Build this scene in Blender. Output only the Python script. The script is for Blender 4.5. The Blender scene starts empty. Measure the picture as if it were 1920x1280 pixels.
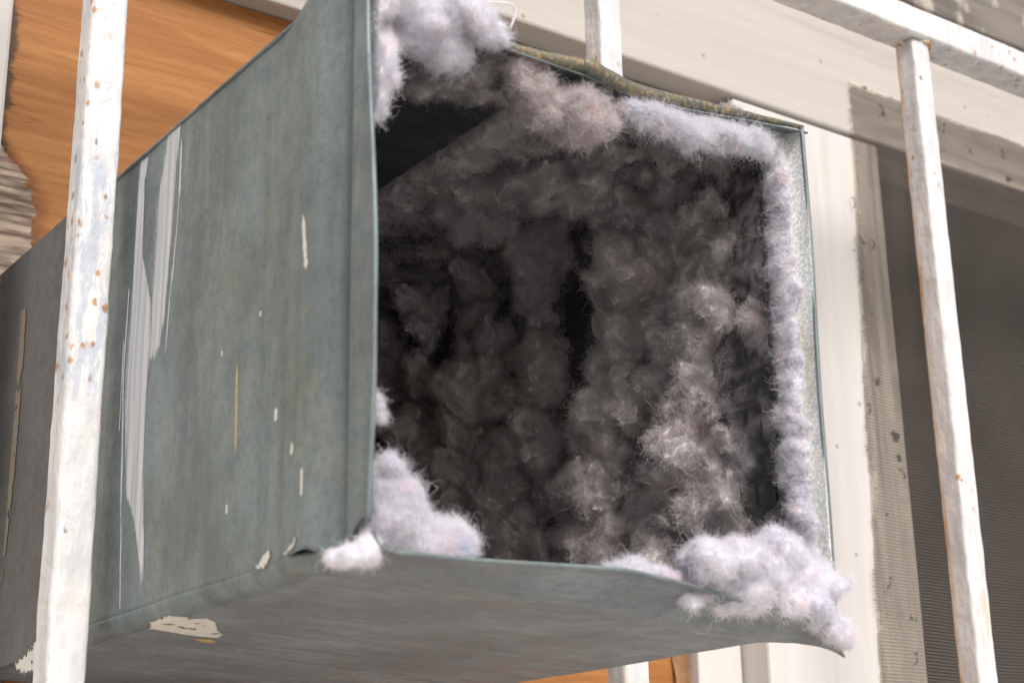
import bpy, bmesh, math
import numpy as np
from mathutils import Matrix, Vector

sc = bpy.context.scene
COL = sc.collection
RNG = np.random.default_rng(7)
R = math.radians

# ------------------------------------------------------------------ camera
cam_d = bpy.data.cameras.new('camera'); cam = bpy.data.objects.new('camera', cam_d); COL.objects.link(cam)
cam_d.sensor_width = 36; cam_d.lens = 56.19; cam_d.clip_start = 0.02; cam_d.clip_end = 200
cr = (0.81525, -0.57884, -0.01775); cdn = (0.16488, 0.26137, -0.95105); cf = (0.55515, 0.77242, 0.30852)
cam.matrix_world = Matrix(((cr[0], -cdn[0], -cf[0], -0.33002), (cr[1], -cdn[1], -cf[1], -0.55836),
                           (cr[2], -cdn[2], -cf[2], -0.11508), (0, 0, 0, 1)))
cam_d.dof.use_dof = True; cam_d.dof.focus_distance = 1.0; cam_d.dof.aperture_fstop = 13
sc.camera = cam

# ------------------------------------------------------------------ sky and sun
SUN_EL, SUN_AZ = R(44), R(189)          # azimuth clockwise from +Y: in front of the wall, slightly left
w = bpy.data.worlds.new('World'); sc.world = w; w.use_nodes = True
nt = w.node_tree; bg = nt.nodes['Background']
sky = nt.nodes.new('ShaderNodeTexSky'); sky.sky_type = 'NISHITA'; sky.sun_disc = False
sky.sun_elevation = SUN_EL; sky.sun_rotation = SUN_AZ; sky.dust_density = 4.0; sky.air_density = 1.0; sky.ozone_density = 1.0
nt.links.new(sky.outputs[0], bg.inputs[0]); bg.inputs[1].default_value = 0.095
sd = bpy.data.lights.new('sun', 'SUN'); sd.energy = 2.2; sd.angle = R(24); sd.color = (1, 0.975, 0.945)
sun = bpy.data.objects.new('sun', sd); COL.objects.link(sun)
sdir = Vector((math.sin(SUN_AZ) * math.cos(SUN_EL), math.cos(SUN_AZ) * math.cos(SUN_EL), math.sin(SUN_EL)))
sun.rotation_euler = sdir.to_track_quat('Z', 'Y').to_euler(); sun.location = sdir * 5
sc.view_settings.view_transform = 'Standard'; sc.view_settings.look = 'None'; sc.view_settings.gamma = 1
sc.view_settings.exposure = 0.62
sc.cycles.max_bounces = 10; sc.cycles.diffuse_bounces = 6; sc.cycles.transparent_max_bounces = 12
sc.cycles.use_denoising = True

# ------------------------------------------------------------------ noise and mesh helpers
_P = np.random.default_rng(3).permutation(256); _P = np.concatenate([_P, _P, _P])
_G = np.random.default_rng(4).normal(size=(256, 3)); _G /= np.linalg.norm(_G, axis=1)[:, None]
def perlin(p):
    p = np.asarray(p, float); i = np.floor(p).astype(int); f = p - i; i &= 255
    u = f * f * f * (f * (f * 6 - 15) + 10)
    def g(a, b, c):
        h = _P[_P[_P[i[:, 0] + a] + i[:, 1] + b] + i[:, 2] + c]
        return (_G[h] * (f - np.array([a, b, c]))).sum(1)
    def mix(a, b, t): return a + (b - a) * t
    x00 = mix(g(0,0,0), g(1,0,0), u[:,0]); x10 = mix(g(0,1,0), g(1,1,0), u[:,0])
    x01 = mix(g(0,0,1), g(1,0,1), u[:,0]); x11 = mix(g(0,1,1), g(1,1,1), u[:,0])
    return mix(mix(x00, x10, u[:,1]), mix(x01, x11, u[:,1]), u[:,2]) * 1.5
def fbm(p, n=4, gain=.5):
    o = 0; a = 1; s = 1
    for k in range(n):
        o = o + a * perlin(p * s + 17.3 * k); a *= gain; s *= 2.03
    return o
def puffs(x, y, seed=0):
    """rounded cells: 1 on the middle of a puff, 0 in the creases between puffs"""
    i, j = np.floor(x).astype(int), np.floor(y).astype(int); d1 = np.full(x.shape, 9.); d2 = d1.copy(); am = d1 * 0
    for a in (-1, 0, 1):
        for b in (-1, 0, 1):
            h = _P[_P[(i + a + seed) & 255] + ((j + b) & 255)]; h2 = _P[h + 91]
            d = np.hypot(i + a + h / 255. - x, j + b + h2 / 255. - y)
            n = d < d1; d2 = np.where(n, d1, np.minimum(d2, d)); am = np.where(n, _P[h2 + 33] / 255., am); d1 = np.minimum(d1, d)
    e = np.clip((d2 - d1) * 1.7, 0, 1)
    return np.sqrt(1 - (1 - e) ** 2) * (.45 + .55 * am)
def sstep(a, b, x):
    t = np.clip((x - a) / (b - a), 0, 1); return t * t * (3 - 2 * t)

def mesh_np(name, V, F, m=None, parent=None, smooth=True, attrs=None):
    me = bpy.data.meshes.new(name)
    V = np.asarray(V, np.float32); F = np.asarray(F, np.int32)
    me.vertices.add(len(V)); me.vertices.foreach_set('co', V.ravel())
    k = F.shape[1]
    me.loops.add(F.size); me.loops.foreach_set('vertex_index', F.ravel())
    me.polygons.add(len(F)); me.polygons.foreach_set('loop_start', np.arange(0, F.size, k, dtype=np.int32))
    me.polygons.foreach_set('use_smooth', np.full(len(F), smooth))
    me.update(calc_edges=True)
    for a, d in (attrs or {}).items():
        at = me.attributes.new(a, 'FLOAT', 'POINT'); at.data.foreach_set('value', np.asarray(d, np.float32))
    if m: me.materials.append(m)
    return link(name, me, parent)
def link(name, data, parent=None):
    o = bpy.data.objects.new(name, data); COL.objects.link(o)
    if parent is not None:
        o.parent = parent
        o.matrix_parent_inverse = Matrix.Translation(-Vector(parent.location))
    return o
def grid_faces(n, m):
    i = np.arange((n - 1) * m).reshape(n - 1, m)[:, :-1].ravel()
    return np.stack([i, i + 1, i + m + 1, i + m], 1)
def add_mod(o, t, **k):
    md = o.modifiers.new(t.lower(), t)
    for a, b in k.items(): setattr(md, a, b)
    return md
def bm_obj(name, bm, m=None, parent=None, smooth=False):
    me = bpy.data.meshes.new(name); bm.to_mesh(me); bm.free()
    if m: me.materials.append(m)
    if smooth: me.polygons.foreach_set('use_smooth', np.ones(len(me.polygons), bool))
    return link(name, me, parent)
def box(name, a, b, m=None, parent=None, bev=.0015, seg=2, cuts=0, lump=0, shear=None):
    """bevelled bar between two corners; cuts along the longest side let lump push it out of true"""
    bm = bmesh.new(); bmesh.ops.create_cube(bm, size=1)
    c = [(a[i] + b[i]) / 2 for i in range(3)]; d = [b[i] - a[i] for i in range(3)]
    for v in bm.verts: v.co = Vector([c[i] + v.co[i] * d[i] for i in range(3)])
    if bev: bmesh.ops.bevel(bm, geom=bm.edges[:], offset=bev, segments=seg, affect='EDGES', profile=.5)
    if cuts:
        ax = max(range(3), key=lambda i: d[i])
        n = Vector([1 if i == ax else 0 for i in range(3)])
        for k in range(1, cuts):
            p = Vector(c); p[ax] = a[ax] + d[ax] * k / cuts
            bmesh.ops.bisect_plane(bm, geom=bm.verts[:] + bm.edges[:] + bm.faces[:], plane_co=p, plane_no=n)
    if lump:
        P = np.array([v.co[:] for v in bm.verts]); q = P * 45
        D = np.stack([fbm(q + 11 * k, 3) for k in range(3)], 1) * lump
        for v, dd in zip(bm.verts, D): v.co += Vector(dd)
    if shear:
        for v in bm.verts: v.co.x += shear * (v.co.z - c[2])
    return bm_obj(name, bm, m, parent, smooth=False)
def tube(name, pts, rad, m, parent=None, n=10, squash=1.0):
    P = np.array(pts, float); rad = np.broadcast_to(rad, len(P)); V = []
    T = np.gradient(P, axis=0); T /= np.linalg.norm(T, axis=1)[:, None]
    for p, t, r in zip(P, T, rad):
        u = np.cross(t, (0, 0, 1.)) if abs(t[2]) < .9 else np.cross(t, (0, 1., 0))
        u /= np.linalg.norm(u); w_ = np.cross(u, t)
        for k in range(n):
            a = 2 * math.pi * k / n
            V.append(p + r * (math.cos(a) * u * squash + math.sin(a) * w_))
    F = [[i * n + k, i * n + (k + 1) % n, (i + 1) * n + (k + 1) % n, (i + 1) * n + k] for i in range(len(P) - 1) for k in range(n)]
    o = mesh_np(name, V, F, m, parent)
    bm = bmesh.new(); bm.from_mesh(o.data); bmesh.ops.holes_fill(bm, edges=[e for e in bm.edges if e.is_boundary]); bm.to_mesh(o.data); bm.free()
    return o
def thing(name, label, cat, loc=(0, 0, 0), group=None):
    o = bpy.data.objects.new(name, None); COL.objects.link(o); o.location = loc; o.empty_display_size = .03
    o['label'] = label; o['category'] = cat
    if group: o['group'] = group
    return o
def tag(o, label, cat, group=None):
    o['label'] = label; o['category'] = cat
    if group: o['group'] = group
    return o

# ------------------------------------------------------------------ material helpers
class M:
    def __init__(s, name):
        s.m = bpy.data.materials.new(name); s.m.use_nodes = True; s.t = s.m.node_tree
        s.b = s.t.nodes['Principled BSDF']; s.out = s.t.nodes['Material Output']
        s.co = s.t.nodes.new('ShaderNodeTexCoord').outputs['Object']
    def n(s, t, **k):
        o = s.t.nodes.new('ShaderNode' + t)
        for a, b in k.items(): setattr(o, a, b)
        return o
    def l(s, a, b): s.t.links.new(a, b)
    def put(s, sock, v):
        if hasattr(v, 'links') or isinstance(v, bpy.types.NodeSocket): s.l(v, sock)
        elif isinstance(v, tuple) and len(v) == 3 and sock.type == 'RGBA': sock.default_value = (*v, 1)
        else: sock.default_value = v
    def scale(s, x, y, z, co=None):
        o = s.n('Mapping'); o.inputs['Scale'].default_value = (x, y, z); s.l(co or s.co, o.inputs[0]); return o.outputs[0]
    def noise(s, co, sc_=1, det=4, rough=.55, dist=0):
        o = s.n('TexNoise'); s.l(co, o.inputs['Vector'])
        o.inputs['Scale'].default_value = sc_; o.inputs['Detail'].default_value = det
        o.inputs['Roughness'].default_value = rough; o.inputs['Distortion'].default_value = dist
        return o.outputs['Fac']
    def vor(s, co, sc_=1, feat='F1'):
        o = s.n('TexVoronoi', feature=feat); s.l(co, o.inputs['Vector']); o.inputs['Scale'].default_value = sc_; return o
    def ramp(s, v, a, b, lo=0., hi=1.):
        o = s.n('MapRange'); o.interpolation_type = 'SMOOTHSTEP'
        s.put(o.inputs[0], v); o.inputs[1].default_value = a; o.inputs[2].default_value = b
        o.inputs[3].default_value = lo; o.inputs[4].default_value = hi; return o.outputs[0]
    def math(s, op, a, b=0.):
        o = s.n('Math', operation=op); s.put(o.inputs[0], a); s.put(o.inputs[1], b); return o.outputs[0]
    def mix(s, f, a, b):
        o = s.n('Mix', data_type='RGBA'); s.put(o.inputs[0], f); s.put(o.inputs[6], a); s.put(o.inputs[7], b); return o.outputs[2]
    def attr(s, name):
        o = s.n('Attribute'); o.attribute_name = name; return o.outputs['Fac']
    def xyz(s):
        o = s.n('SeparateXYZ'); s.l(s.co, o.inputs[0]); return o.outputs
    def sep(s, c):
        o = s.n('SeparateColor'); s.l(c, o.inputs[0]); return o.outputs[0]
    def bump(s, h, strength=.3, dist=.002):
        o = s.n('Bump'); o.inputs['Strength'].default_value = strength; o.inputs['Distance'].default_value = dist
        s.l(h, o.inputs['Height']); s.l(o.outputs[0], s.b.inputs['Normal']); return o
    def fin(s, col, rough=.6, metal=0., spec=.5):
        s.put(s.b.inputs['Base Color'], col); s.put(s.b.inputs['Roughness'], rough); s.put(s.b.inputs['Metallic'], metal)
        s.b.inputs['Specular IOR Level'].default_value = spec; return s.m

def mat_zinc(name, base, warm, pale, warm_amt=.5, rough=.55, metal=.35, streak=True):
    k = M(name)
    big = k.noise(k.co, 14, 4); fine = k.noise(k.co, 260, 3, .7); mid = k.noise(k.co, 60, 5, .65)
    st = k.noise(k.scale(120, 120, 9), 1, 4, .6)
    c = k.mix(k.ramp(big, .35, .7), base, pale)
    if streak:
        c = k.mix(k.ramp(st, .42, .72, 0, .6), c, pale); c = k.mix(k.ramp(k.noise(k.scale(60, 60, 5), 1, 5, .65), .5, .68, 0, .5), c, tuple(a * .72 for a in base))
    else:
        c = k.mix(k.ramp(k.noise(k.scale(14, 110, 60), 1, 6, .7), .40, .68, 0, .75), c, tuple(a * .80 for a in base)); c = k.mix(k.ramp(k.noise(k.scale(60, 600, 60), 1, 3), .60, .70, 0, .5), c, tuple(a * .62 for a in base))
    c = k.mix(k.ramp(k.math('MULTIPLY', k.noise(k.scale(1, 1, .5), 170, 4, .7), k.noise(k.scale(1, 1, .4), 22, 3)), .27, .38, 0, warm_amt), c, warm)
    c = k.mix(k.ramp(fine, .3, .55, .35, 0), c, tuple(x * .55 for x in base))
    k.bump(k.math('ADD', fine, mid), .12, .0006)
    return k.fin(c, k.ramp(mid, .3, .7, rough - .1, rough + .15), metal)

ZINC = mat_zinc('weathered_zinc', (.135, .162, .166), (.33, .29, .18), (.205, .25, .258), .20)
ZINC_UNDER = mat_zinc('zinc_underside', (.165, .192, .212), (.205, .205, .20), (.25, .282, .305), .45, .6, .2, False)
ZINC_REAR_SHADED = mat_zinc('zinc_rear_painted_shade', (.105, .103, .100), (.17, .15, .12), (.14, .138, .135), .3, .6, .25)
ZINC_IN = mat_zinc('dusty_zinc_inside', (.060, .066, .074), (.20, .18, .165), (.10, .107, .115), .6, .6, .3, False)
def mat_hem():
    k = M('hem_patina'); f = k.noise(k.co, 420, 5, .75); b = k.noise(k.co, 55, 4)
    c = k.mix(k.ramp(b, .42, .6), (.105, .115, .105), (.15, .135, .095))
    c = k.mix(k.ramp(f, .50, .66, 0, .85), c, (.50, .32, .10))
    k.bump(f, .4, .001); return k.fin(c, .5, .3)
HEM = mat_hem()
def mat_spangle_glints():
    k = M('spangled_zinc_painted_glints'); f = k.noise(k.co, 620, 3, .7); b = k.noise(k.co, 25, 4)
    c = k.mix(k.ramp(f, .44, .60), (.58, .615, .62), (.97, .95, .88))  # glints of the flange painted as pale specks over the spangle
    c = k.mix(k.ramp(b, .5, .7, 0, .4), c, (.42, .38, .24))
    k.bump(f, .35, .0008); return k.fin(c, k.ramp(f, .4, .6, .6, .35), .05)
SPANGLE_GLINTS = mat_spangle_glints()
def mat_paint(name, col, lo=.9):
    k = M(name); st = k.noise(k.scale(900, 900, 25), 1, 3); f = k.noise(k.co, 300, 3)
    c = k.mix(k.ramp(st, .35, .65), tuple(x * lo for x in col), col)
    k.bump(k.math('ADD', st, f), .3, .0006); return k.fin(c, .5)
PAINT = mat_paint('grey_white_paint', (.56, .57, .58), .72)
def mat_brushed():
    k = M('dragged_brush_paint'); st = k.noise(k.scale(1, 620, 9), 1, 4, .7); s2 = k.noise(k.scale(1, 240, 5), 1, 3, .6); f = k.noise(k.co, 350, 3)
    c = k.mix(k.ramp(s2, .38, .62), (.40, .42, .45), (.60, .605, .61))
    a = k.ramp(k.math('SUBTRACT', k.math('ADD', st, k.math('MULTIPLY', f, .25)), k.math('POWER', k.attr('thin'), 3.)), -.02, .36, 0, .92)
    k.put(k.b.inputs['Alpha'], a); k.bump(st, .3, .0005); return k.fin(c, .5)
BRUSHED = mat_brushed()
PAINT_TAN = mat_paint('tan_drip', (.50, .36, .17), .85)
SEALANT = mat_paint('old_sealant', (.25, .20, .145), .8)
PAINT_CREAM = mat_paint('cream_paint_splash', (.68, .66, .60), .92)
def mat_bar():
    k = M('white_bar_paint')
    f = k.noise(k.co, 190, 4, .6); lump = k.noise(k.scale(70, 70, 30), 1, 4); x, y, z = k.xyz()
    c = k.mix(k.ramp(lump, .35, .7), (.54, .538, .545), (.68, .675, .668))
    c = k.mix(k.ramp(k.noise(k.co, 22, 3), .55, .72, 0, .35), c, (.74, .68, .62))
    # a scraped stretch on the nearest bar showing the grey-blue undercoat
    zone = k.math('MULTIPLY', k.ramp(z, .12, .155), k.ramp(z, .30, .272))
    near = k.math('MULTIPLY', zone, k.ramp(x, .12, .10))
    scr = k.math('MULTIPLY', near, k.ramp(k.noise(k.scale(140, 140, 34), 1, 5, .62), .47, .54))
    c = k.mix(k.math('MULTIPLY', scr, .75), c, (.40, .44, .51))
    dots = k.vor(k.scale(1, 1, .7), 150)
    rn = k.noise(k.co, 14, 2)
    big = k.noise(k.co, 38, 3)
    dm = k.math('MULTIPLY', k.ramp(k.math('ADD', k.math('ADD', dots.outputs['Distance'], k.math('MULTIPLY', k.noise(k.co, 380, 5, .8), .95)), k.math('MULTIPLY', k.sep(dots.outputs['Color']), .42)), .90, .72), k.math('MAXIMUM', k.math('MULTIPLY', near, k.ramp(big, .32, .44)), k.ramp(rn, .54, .62)))
    c = k.mix(k.math('MULTIPLY', dm, .9), c, k.mix(k.ramp(f, .4, .6), (.50, .24, .06), (.26, .10, .035)))
    edge = k.math('MULTIPLY', k.math('MULTIPLY', k.ramp(x, .7315, .7320), k.ramp(x, .7375, .7355)), k.ramp(y, .3010, .3035))
    c = k.mix(k.math('MULTIPLY', edge, .8), c, k.mix(k.ramp(k.noise(k.scale(1, 1, .25), 70, 4), .50, .62), (.62, .52, .42), (.50, .25, .07)))
    c = k.mix(k.ramp(k.noise(k.scale(90, 90, 20), 1, 5, .7), .56, .74, 0, .45), c, (.56, .53, .50))
    chips = k.vor(k.scale(1, 1, .45), 95); c = k.mix(k.math('MULTIPLY', k.ramp(chips.outputs['Distance'], .17, .12), k.ramp(k.noise(k.co, 30, 2), .56, .62)), c, (.24, .21, .19))
    st = k.math('MULTIPLY', k.ramp(k.noise(k.scale(170, 170, 16), 1, 3), .60, .70), k.ramp(k.noise(k.co, 9, 2), .5, .6))
    c = k.mix(k.math('MULTIPLY', st, .6), c, (.60, .36, .15))
    k.bump(k.math('ADD', k.math('MULTIPLY', lump, 5.), k.math('ADD', f, k.math('MULTIPLY', dm, .8))), .32, .0016)
    return k.fin(c, k.ramp(f, .3, .7, .32, .5))
BAR = mat_bar()
def mat_rust():
    k = M('rusty_weld'); f = k.noise(k.co, 150, 4)
    c = k.mix(k.ramp(f, .45, .56), (.74, .71, .66), (.42, .22, .08)); k.bump(f, .6, .002); return k.fin(c, .7)
RUST = mat_rust()
def mat_ply():
    k = M('orange_plywood'); peel = k.attr('peel'); x, y, z = k.xyz()
    g = k.noise(k.scale(3, 3, 60), 1, 7, .62, .9); g2 = k.noise(k.scale(26, 26, 420), 1, 4, .6)
    c = k.mix(k.ramp(g, .3, .72), (.275, .105, .026), (.42, .19, .056))
    c = k.mix(k.ramp(g2, .35, .7, .30, 0), c, (.20, .07, .015))
    crk = k.math('MULTIPLY', k.ramp(k.noise(k.scale(24, 24, 560), 1, 4, .6, .4), .60, .68), k.ramp(k.noise(k.co, 11, 4), .47, .62))
    c = k.mix(k.math('MULTIPLY', crk, .85), c, (.10, .04, .015))
    edge = k.math('MULTIPLY', k.ramp(peel, -.75, -.05), k.ramp(peel, .12, .02))
    c = k.mix(k.math('MULTIPLY', edge, .8), c, (.17, .055, .012))
    lft = k.ramp(k.math('ADD', x, k.math('MULTIPLY', k.noise(k.scale(30, 30, 160), 1, 4), -.02)), -.014, -.019)
    c = k.mix(k.math('MULTIPLY', lft, .9), c, (.05, .028, .018))
    gr = k.mix(k.ramp(k.noise(k.scale(22, 22, 260), 1, 5), .35, .65), (.10, .062, .042), (.42, .335, .26))
    c = k.mix(k.ramp(peel, .0, .06), c, gr)
    k.bump(k.math('ADD', g2, k.math('MULTIPLY', crk, -2.)), .35, .001)
    return k.fin(c, .62, 0, .35)
PLY = mat_ply()
def mat_wood(name, painted=(.46, .425, .39), paintedge=None, dark=(.34, .295, .25), grain=(30, 30, 3)):
    k = M(name); g = k.noise(k.scale(*grain), 1, 5, .6, .5); f = k.noise(k.co, 140, 3)
    x, y, z = k.xyz()
    c = k.mix(k.ramp(g, .3, .7), tuple(a * .93 for a in painted), painted)
    spots = k.math('MULTIPLY', k.ramp(k.noise(k.scale(*[q * 1.6 for q in grain]), 1, 4), .68, .76), k.ramp(k.noise(k.co, 11, 2), .5, .62))
    c = k.mix(k.math('MULTIPLY', spots, .7), c, (.25, .19, .14))
    c = k.mix(k.ramp(k.noise(k.scale(*[q * .45 for q in grain]), 1, 6, .7), .50, .72, 0, .5), c, tuple(a * q for a, q in zip(painted, (.74, .70, .66))))
    c = k.mix(k.math('MULTIPLY', k.ramp(k.vor(k.co, 26).outputs['Distance'], .075, .05), .7), c, (.22, .18, .15))
    bare = k.mix(k.ramp(g, .35, .65), dark, tuple(min(1, a * 1.9) for a in dark))
    bare = k.mix(k.ramp(k.noise(k.co, 18, 4), .52, .62, 0, .7), bare, (.50, .45, .38))
    bare = k.mix(k.ramp(k.noise(k.co, 45, 3), .66, .72), bare, (.06, .05, .04))
    if paintedge == 'screen':    # painted only round the fly screen, so bare wood behind it
        wob = k.math('MULTIPLY', k.math('SUBTRACT', k.noise(k.co, 60, 3), .5), .012)
        ex = k.math('ADD', k.math('MULTIPLY', z, .0504), .8215)
        mx = k.math('GREATER_THAN', k.math('ADD', x, wob), ex)
        mz = k.math('LESS_THAN', k.math('ADD', z, wob), .662)
        c = k.mix(k.math('MULTIPLY', mx, mz), c, bare)
    elif paintedge == 'bare': c = bare
    k.bump(k.math('ADD', g, k.math('MULTIPLY', f, .4)), .3, .001)
    return k.fin(c, .6, 0, .3)
CREAM_H = mat_wood('cream_wood_across', paintedge='screen', grain=(4, 40, 60))
CREAM_V = mat_wood('cream_wood_upright', painted=(.58, .555, .53), paintedge='screen', grain=(60, 60, 4))
CREAM = mat_wood('cream_wood_plain', grain=(4, 40, 60))
CREAM_UP = mat_wood('cream_wood_plain_upright', painted=(.58, .555, .53), grain=(60, 60, 4))
SHADED_GREYWOOD = mat_wood('grey_wood_painted_shade', paintedge='bare', dark=(.105, .092, .08), grain=(4, 40, 60))  # the shadow above the header is put into this darker grey
BROWNWOOD = mat_wood('brown_torn_edge', paintedge='bare', dark=(.16, .085, .04), grain=(60, 60, 5))
def mat_wire():
    k = M('screen_wire'); f = k.noise(k.co, 9, 3); return k.fin(k.mix(k.ramp(f, .35, .65), (.125, .108, .094), (.155, .136, .120)), .7, 0)
WIRE = mat_wire()
def mat_plain(name, a, b, sc_=6, rough=.8):
    k = M(name); return k.fin(k.mix(k.ramp(k.noise(k.co, sc_, 5), .35, .65), a, b), rough, 0, .2)
ROOM = mat_plain('dim_room_plaster', (.19, .155, .13), (.215, .175, .145), 3)
WALL = mat_plain('cream_wall_render', (.55, .50, .43), (.62, .57, .49), 9)
GROUND = mat_plain('pale_concrete', (.46, .445, .42), (.54, .525, .50), 1.5)

def mat_lint(name, cols, pinks, hair=False, film=False):
    """cols: main tones, pinks: tints in patches; fibres get a translucent share"""
    k = M(name)
    n1 = k.noise(k.co, 38, 4, .6); n2 = k.noise(k.co, 75, 4, .6); n3 = k.noise(k.scale(1, 1, 1), 170, 3)
    c = k.mix(k.ramp(n1, .32, .68), cols[0], cols[1])
    c = k.mix(k.ramp(n2, .54, .70, 0, .8), c, pinks[0])
    c = k.mix(k.ramp(k.noise(k.co, 52, 3), .60, .72, 0, .8), c, pinks[1])
    if hair:
        h = k.n('HairInfo'); c = k.mix(k.ramp(h.outputs['Random'], 0., 1., 0, .35), c, cols[2])
        d = k.n('BsdfDiffuse'); t = k.n('BsdfTranslucent'); mx = k.n('MixShader')
        k.put(d.inputs[0], c); k.put(t.inputs[0], c); mx.inputs[0].default_value = .4
        k.l(d.outputs[0], mx.inputs[1]); k.l(t.outputs[0], mx.inputs[2]); k.l(mx.outputs[0], k.out.inputs[0])
        return k.m
    if film:      # thin dusty film over the dark sheet; shade of the hollows painted in too
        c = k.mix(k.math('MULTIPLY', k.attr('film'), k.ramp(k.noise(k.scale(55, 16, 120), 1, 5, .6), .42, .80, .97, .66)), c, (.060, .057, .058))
    k.bump(k.math('ADD', n3, k.math('MULTIPLY', k.noise(k.co, 420, 3), .6)), .7, .002)
    return k.fin(c, 1.0, 0, 0.)
LW = ((.76, .75, .80), (.86, .85, .88), (.92, .92, .94)); LP = ((.84, .72, .76), (.74, .78, .88))
LINT_W = mat_lint('white_lint', LW, LP); LINT_WF = mat_lint('white_lint_fibre', LW, LP, True)
LG = ((.52, .485, .485), (.65, .615, .612), (.74, .71, .71)); LGP = ((.66, .56, .585), (.59, .53, .46))
LINT_G = mat_lint('grey_lint', LG, LGP, film=True); LINT_GF = mat_lint('grey_lint_fibre', LG, LGP, True)
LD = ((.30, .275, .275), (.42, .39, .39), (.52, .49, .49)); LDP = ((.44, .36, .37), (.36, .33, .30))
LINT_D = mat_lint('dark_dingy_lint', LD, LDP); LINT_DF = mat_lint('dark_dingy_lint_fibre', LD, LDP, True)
LM = ((.56, .50, .50), (.68, .63, .63), (.80, .77, .78)); LMP = ((.70, .53, .54), (.58, .56, .62))
LINT_M = mat_lint('dingy_lint', LM, LMP); LINT_MF = mat_lint('dingy_lint_fibre', LM, LMP, True)

# ------------------------------------------------------------------ setting
g = box('ground', (-30, -30, -1.6), (30, 30, -1.5), GROUND, bev=0); g['kind'] = 'structure'
def room():
    V = []; F = []
    def q(*p): n = len(V); V.extend(p); F.append([n, n + 1, n + 2, n + 3])
    x0, x1, y0, y1, z0, z1 = .66, 2.6, .56, 2.6, -1.4, .95
    q((x0,y1,z0),(x1,y1,z0),(x1,y1,z1),(x0,y1,z1)); q((x0,y0,z0),(x0,y1,z0),(x0,y1,z1),(x0,y0,z1)); q((x1,y1,z0),(x1,y0,z0),(x1,y0,z1),(x1,y1,z1))
    q((x0,y0,z0),(x1,y0,z0),(x1,y1,z0),(x0,y1,z0)); q((x0,y1,z1),(x1,y1,z1),(x1,y0,z1),(x0,y0,z1))
    o = mesh_np('room_interior', V, F, ROOM, smooth=False); o['kind'] = 'structure'
room()
def house_wall():
    bm = bmesh.new()
    for a, b in (((-3, .54, -1.5), (-.14, .66, 2.5)), ((1.86, .54, -1.5), (4.5, .66, 2.5)), ((-.139, .54, -1.5), (1.859, .66, -.46)), ((-.139, .54, 1.02), (1.859, .66, 2.5))):
        r = bmesh.ops.create_cube(bm, size=1)
        for v in r['verts']: v.co = Vector([(a[i] + b[i]) / 2 + v.co[i] * (b[i] - a[i]) for i in range(3)])
    o = bm_obj('house_wall', bm, WALL); o['kind'] = 'structure'
house_wall()

# ------------------------------------------------------------------ window frame, plywood, screen
wf = thing('window_frame', 'cream painted timber window frame behind the white bars and the duct', 'window frame', (.3, .5, -.4))
box('header', (-.10, .470, .600), (1.80, .54, .775), CREAM_H, wf, .003)
o = box('shaded_board', (-.10, .452, .777), (1.80, .54, 1.00), SHADED_GREYWOOD, wf, .003); o['label'] = 'grey weathered board above the cream header, shade painted into its tone'
box('head_trim', (-.02, .500, .561), (.700, .539, .598), CREAM, wf, .002)
box('post', (.684, .472, -.40), (.892, .54, .597), CREAM_V, wf, .003)
box('jamb', (-.10, .485, -.40), (-.020, .54, .598), CREAM_UP, wf, .003)
box('side_trim', (.630, .505, -.40), (.682, .539, .559), CREAM_UP, wf, .002)
box('jamb', (1.72, .472, -.40), (1.80, .54, .597), CREAM_UP, wf, .003)
box('sill', (-.13, .44, -.455), (1.85, .54, -.402), CREAM, wf, .003)

pl = thing('plywood_panel', 'orange brown plywood sheet with peeling grey corner filling the window behind the duct', 'plywood', (.3, .52, -.4))
nx, nz = 330, 420
gx, gz = np.meshgrid(np.linspace(-.014, .612, nx), np.linspace(-.398, .560, nz))
px_, pz_ = gx.ravel(), gz.ravel(); q = np.stack([px_ * 30, px_ * 0, pz_ * 160], 1)
ed = -.019 + .036 * sstep(.405, .35, pz_) + .006 * fbm(q, 4)
peel = (ed - px_) / .02
yy = np.where(peel > 0, .5215, .520) + .0006 * fbm(q * 1.3 + 5, 3) * (peel > 0)
mesh_np('plywood_sheet', np.stack([px_, yy, pz_], 1), grid_faces(nz, nx), PLY, pl, attrs={'peel': np.clip(peel, -1, 1)})
box('backing', (-.016, .524, -.398), (.614, .538, .560), BROWNWOOD, pl, 0)
o = box('torn_edge', (.6125, .515, -.398), (.628, .5235, .560), BROWNWOOD, pl, .001, cuts=60, lump=.004); o['label'] = 'splintered brown edge of the plywood'

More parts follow.
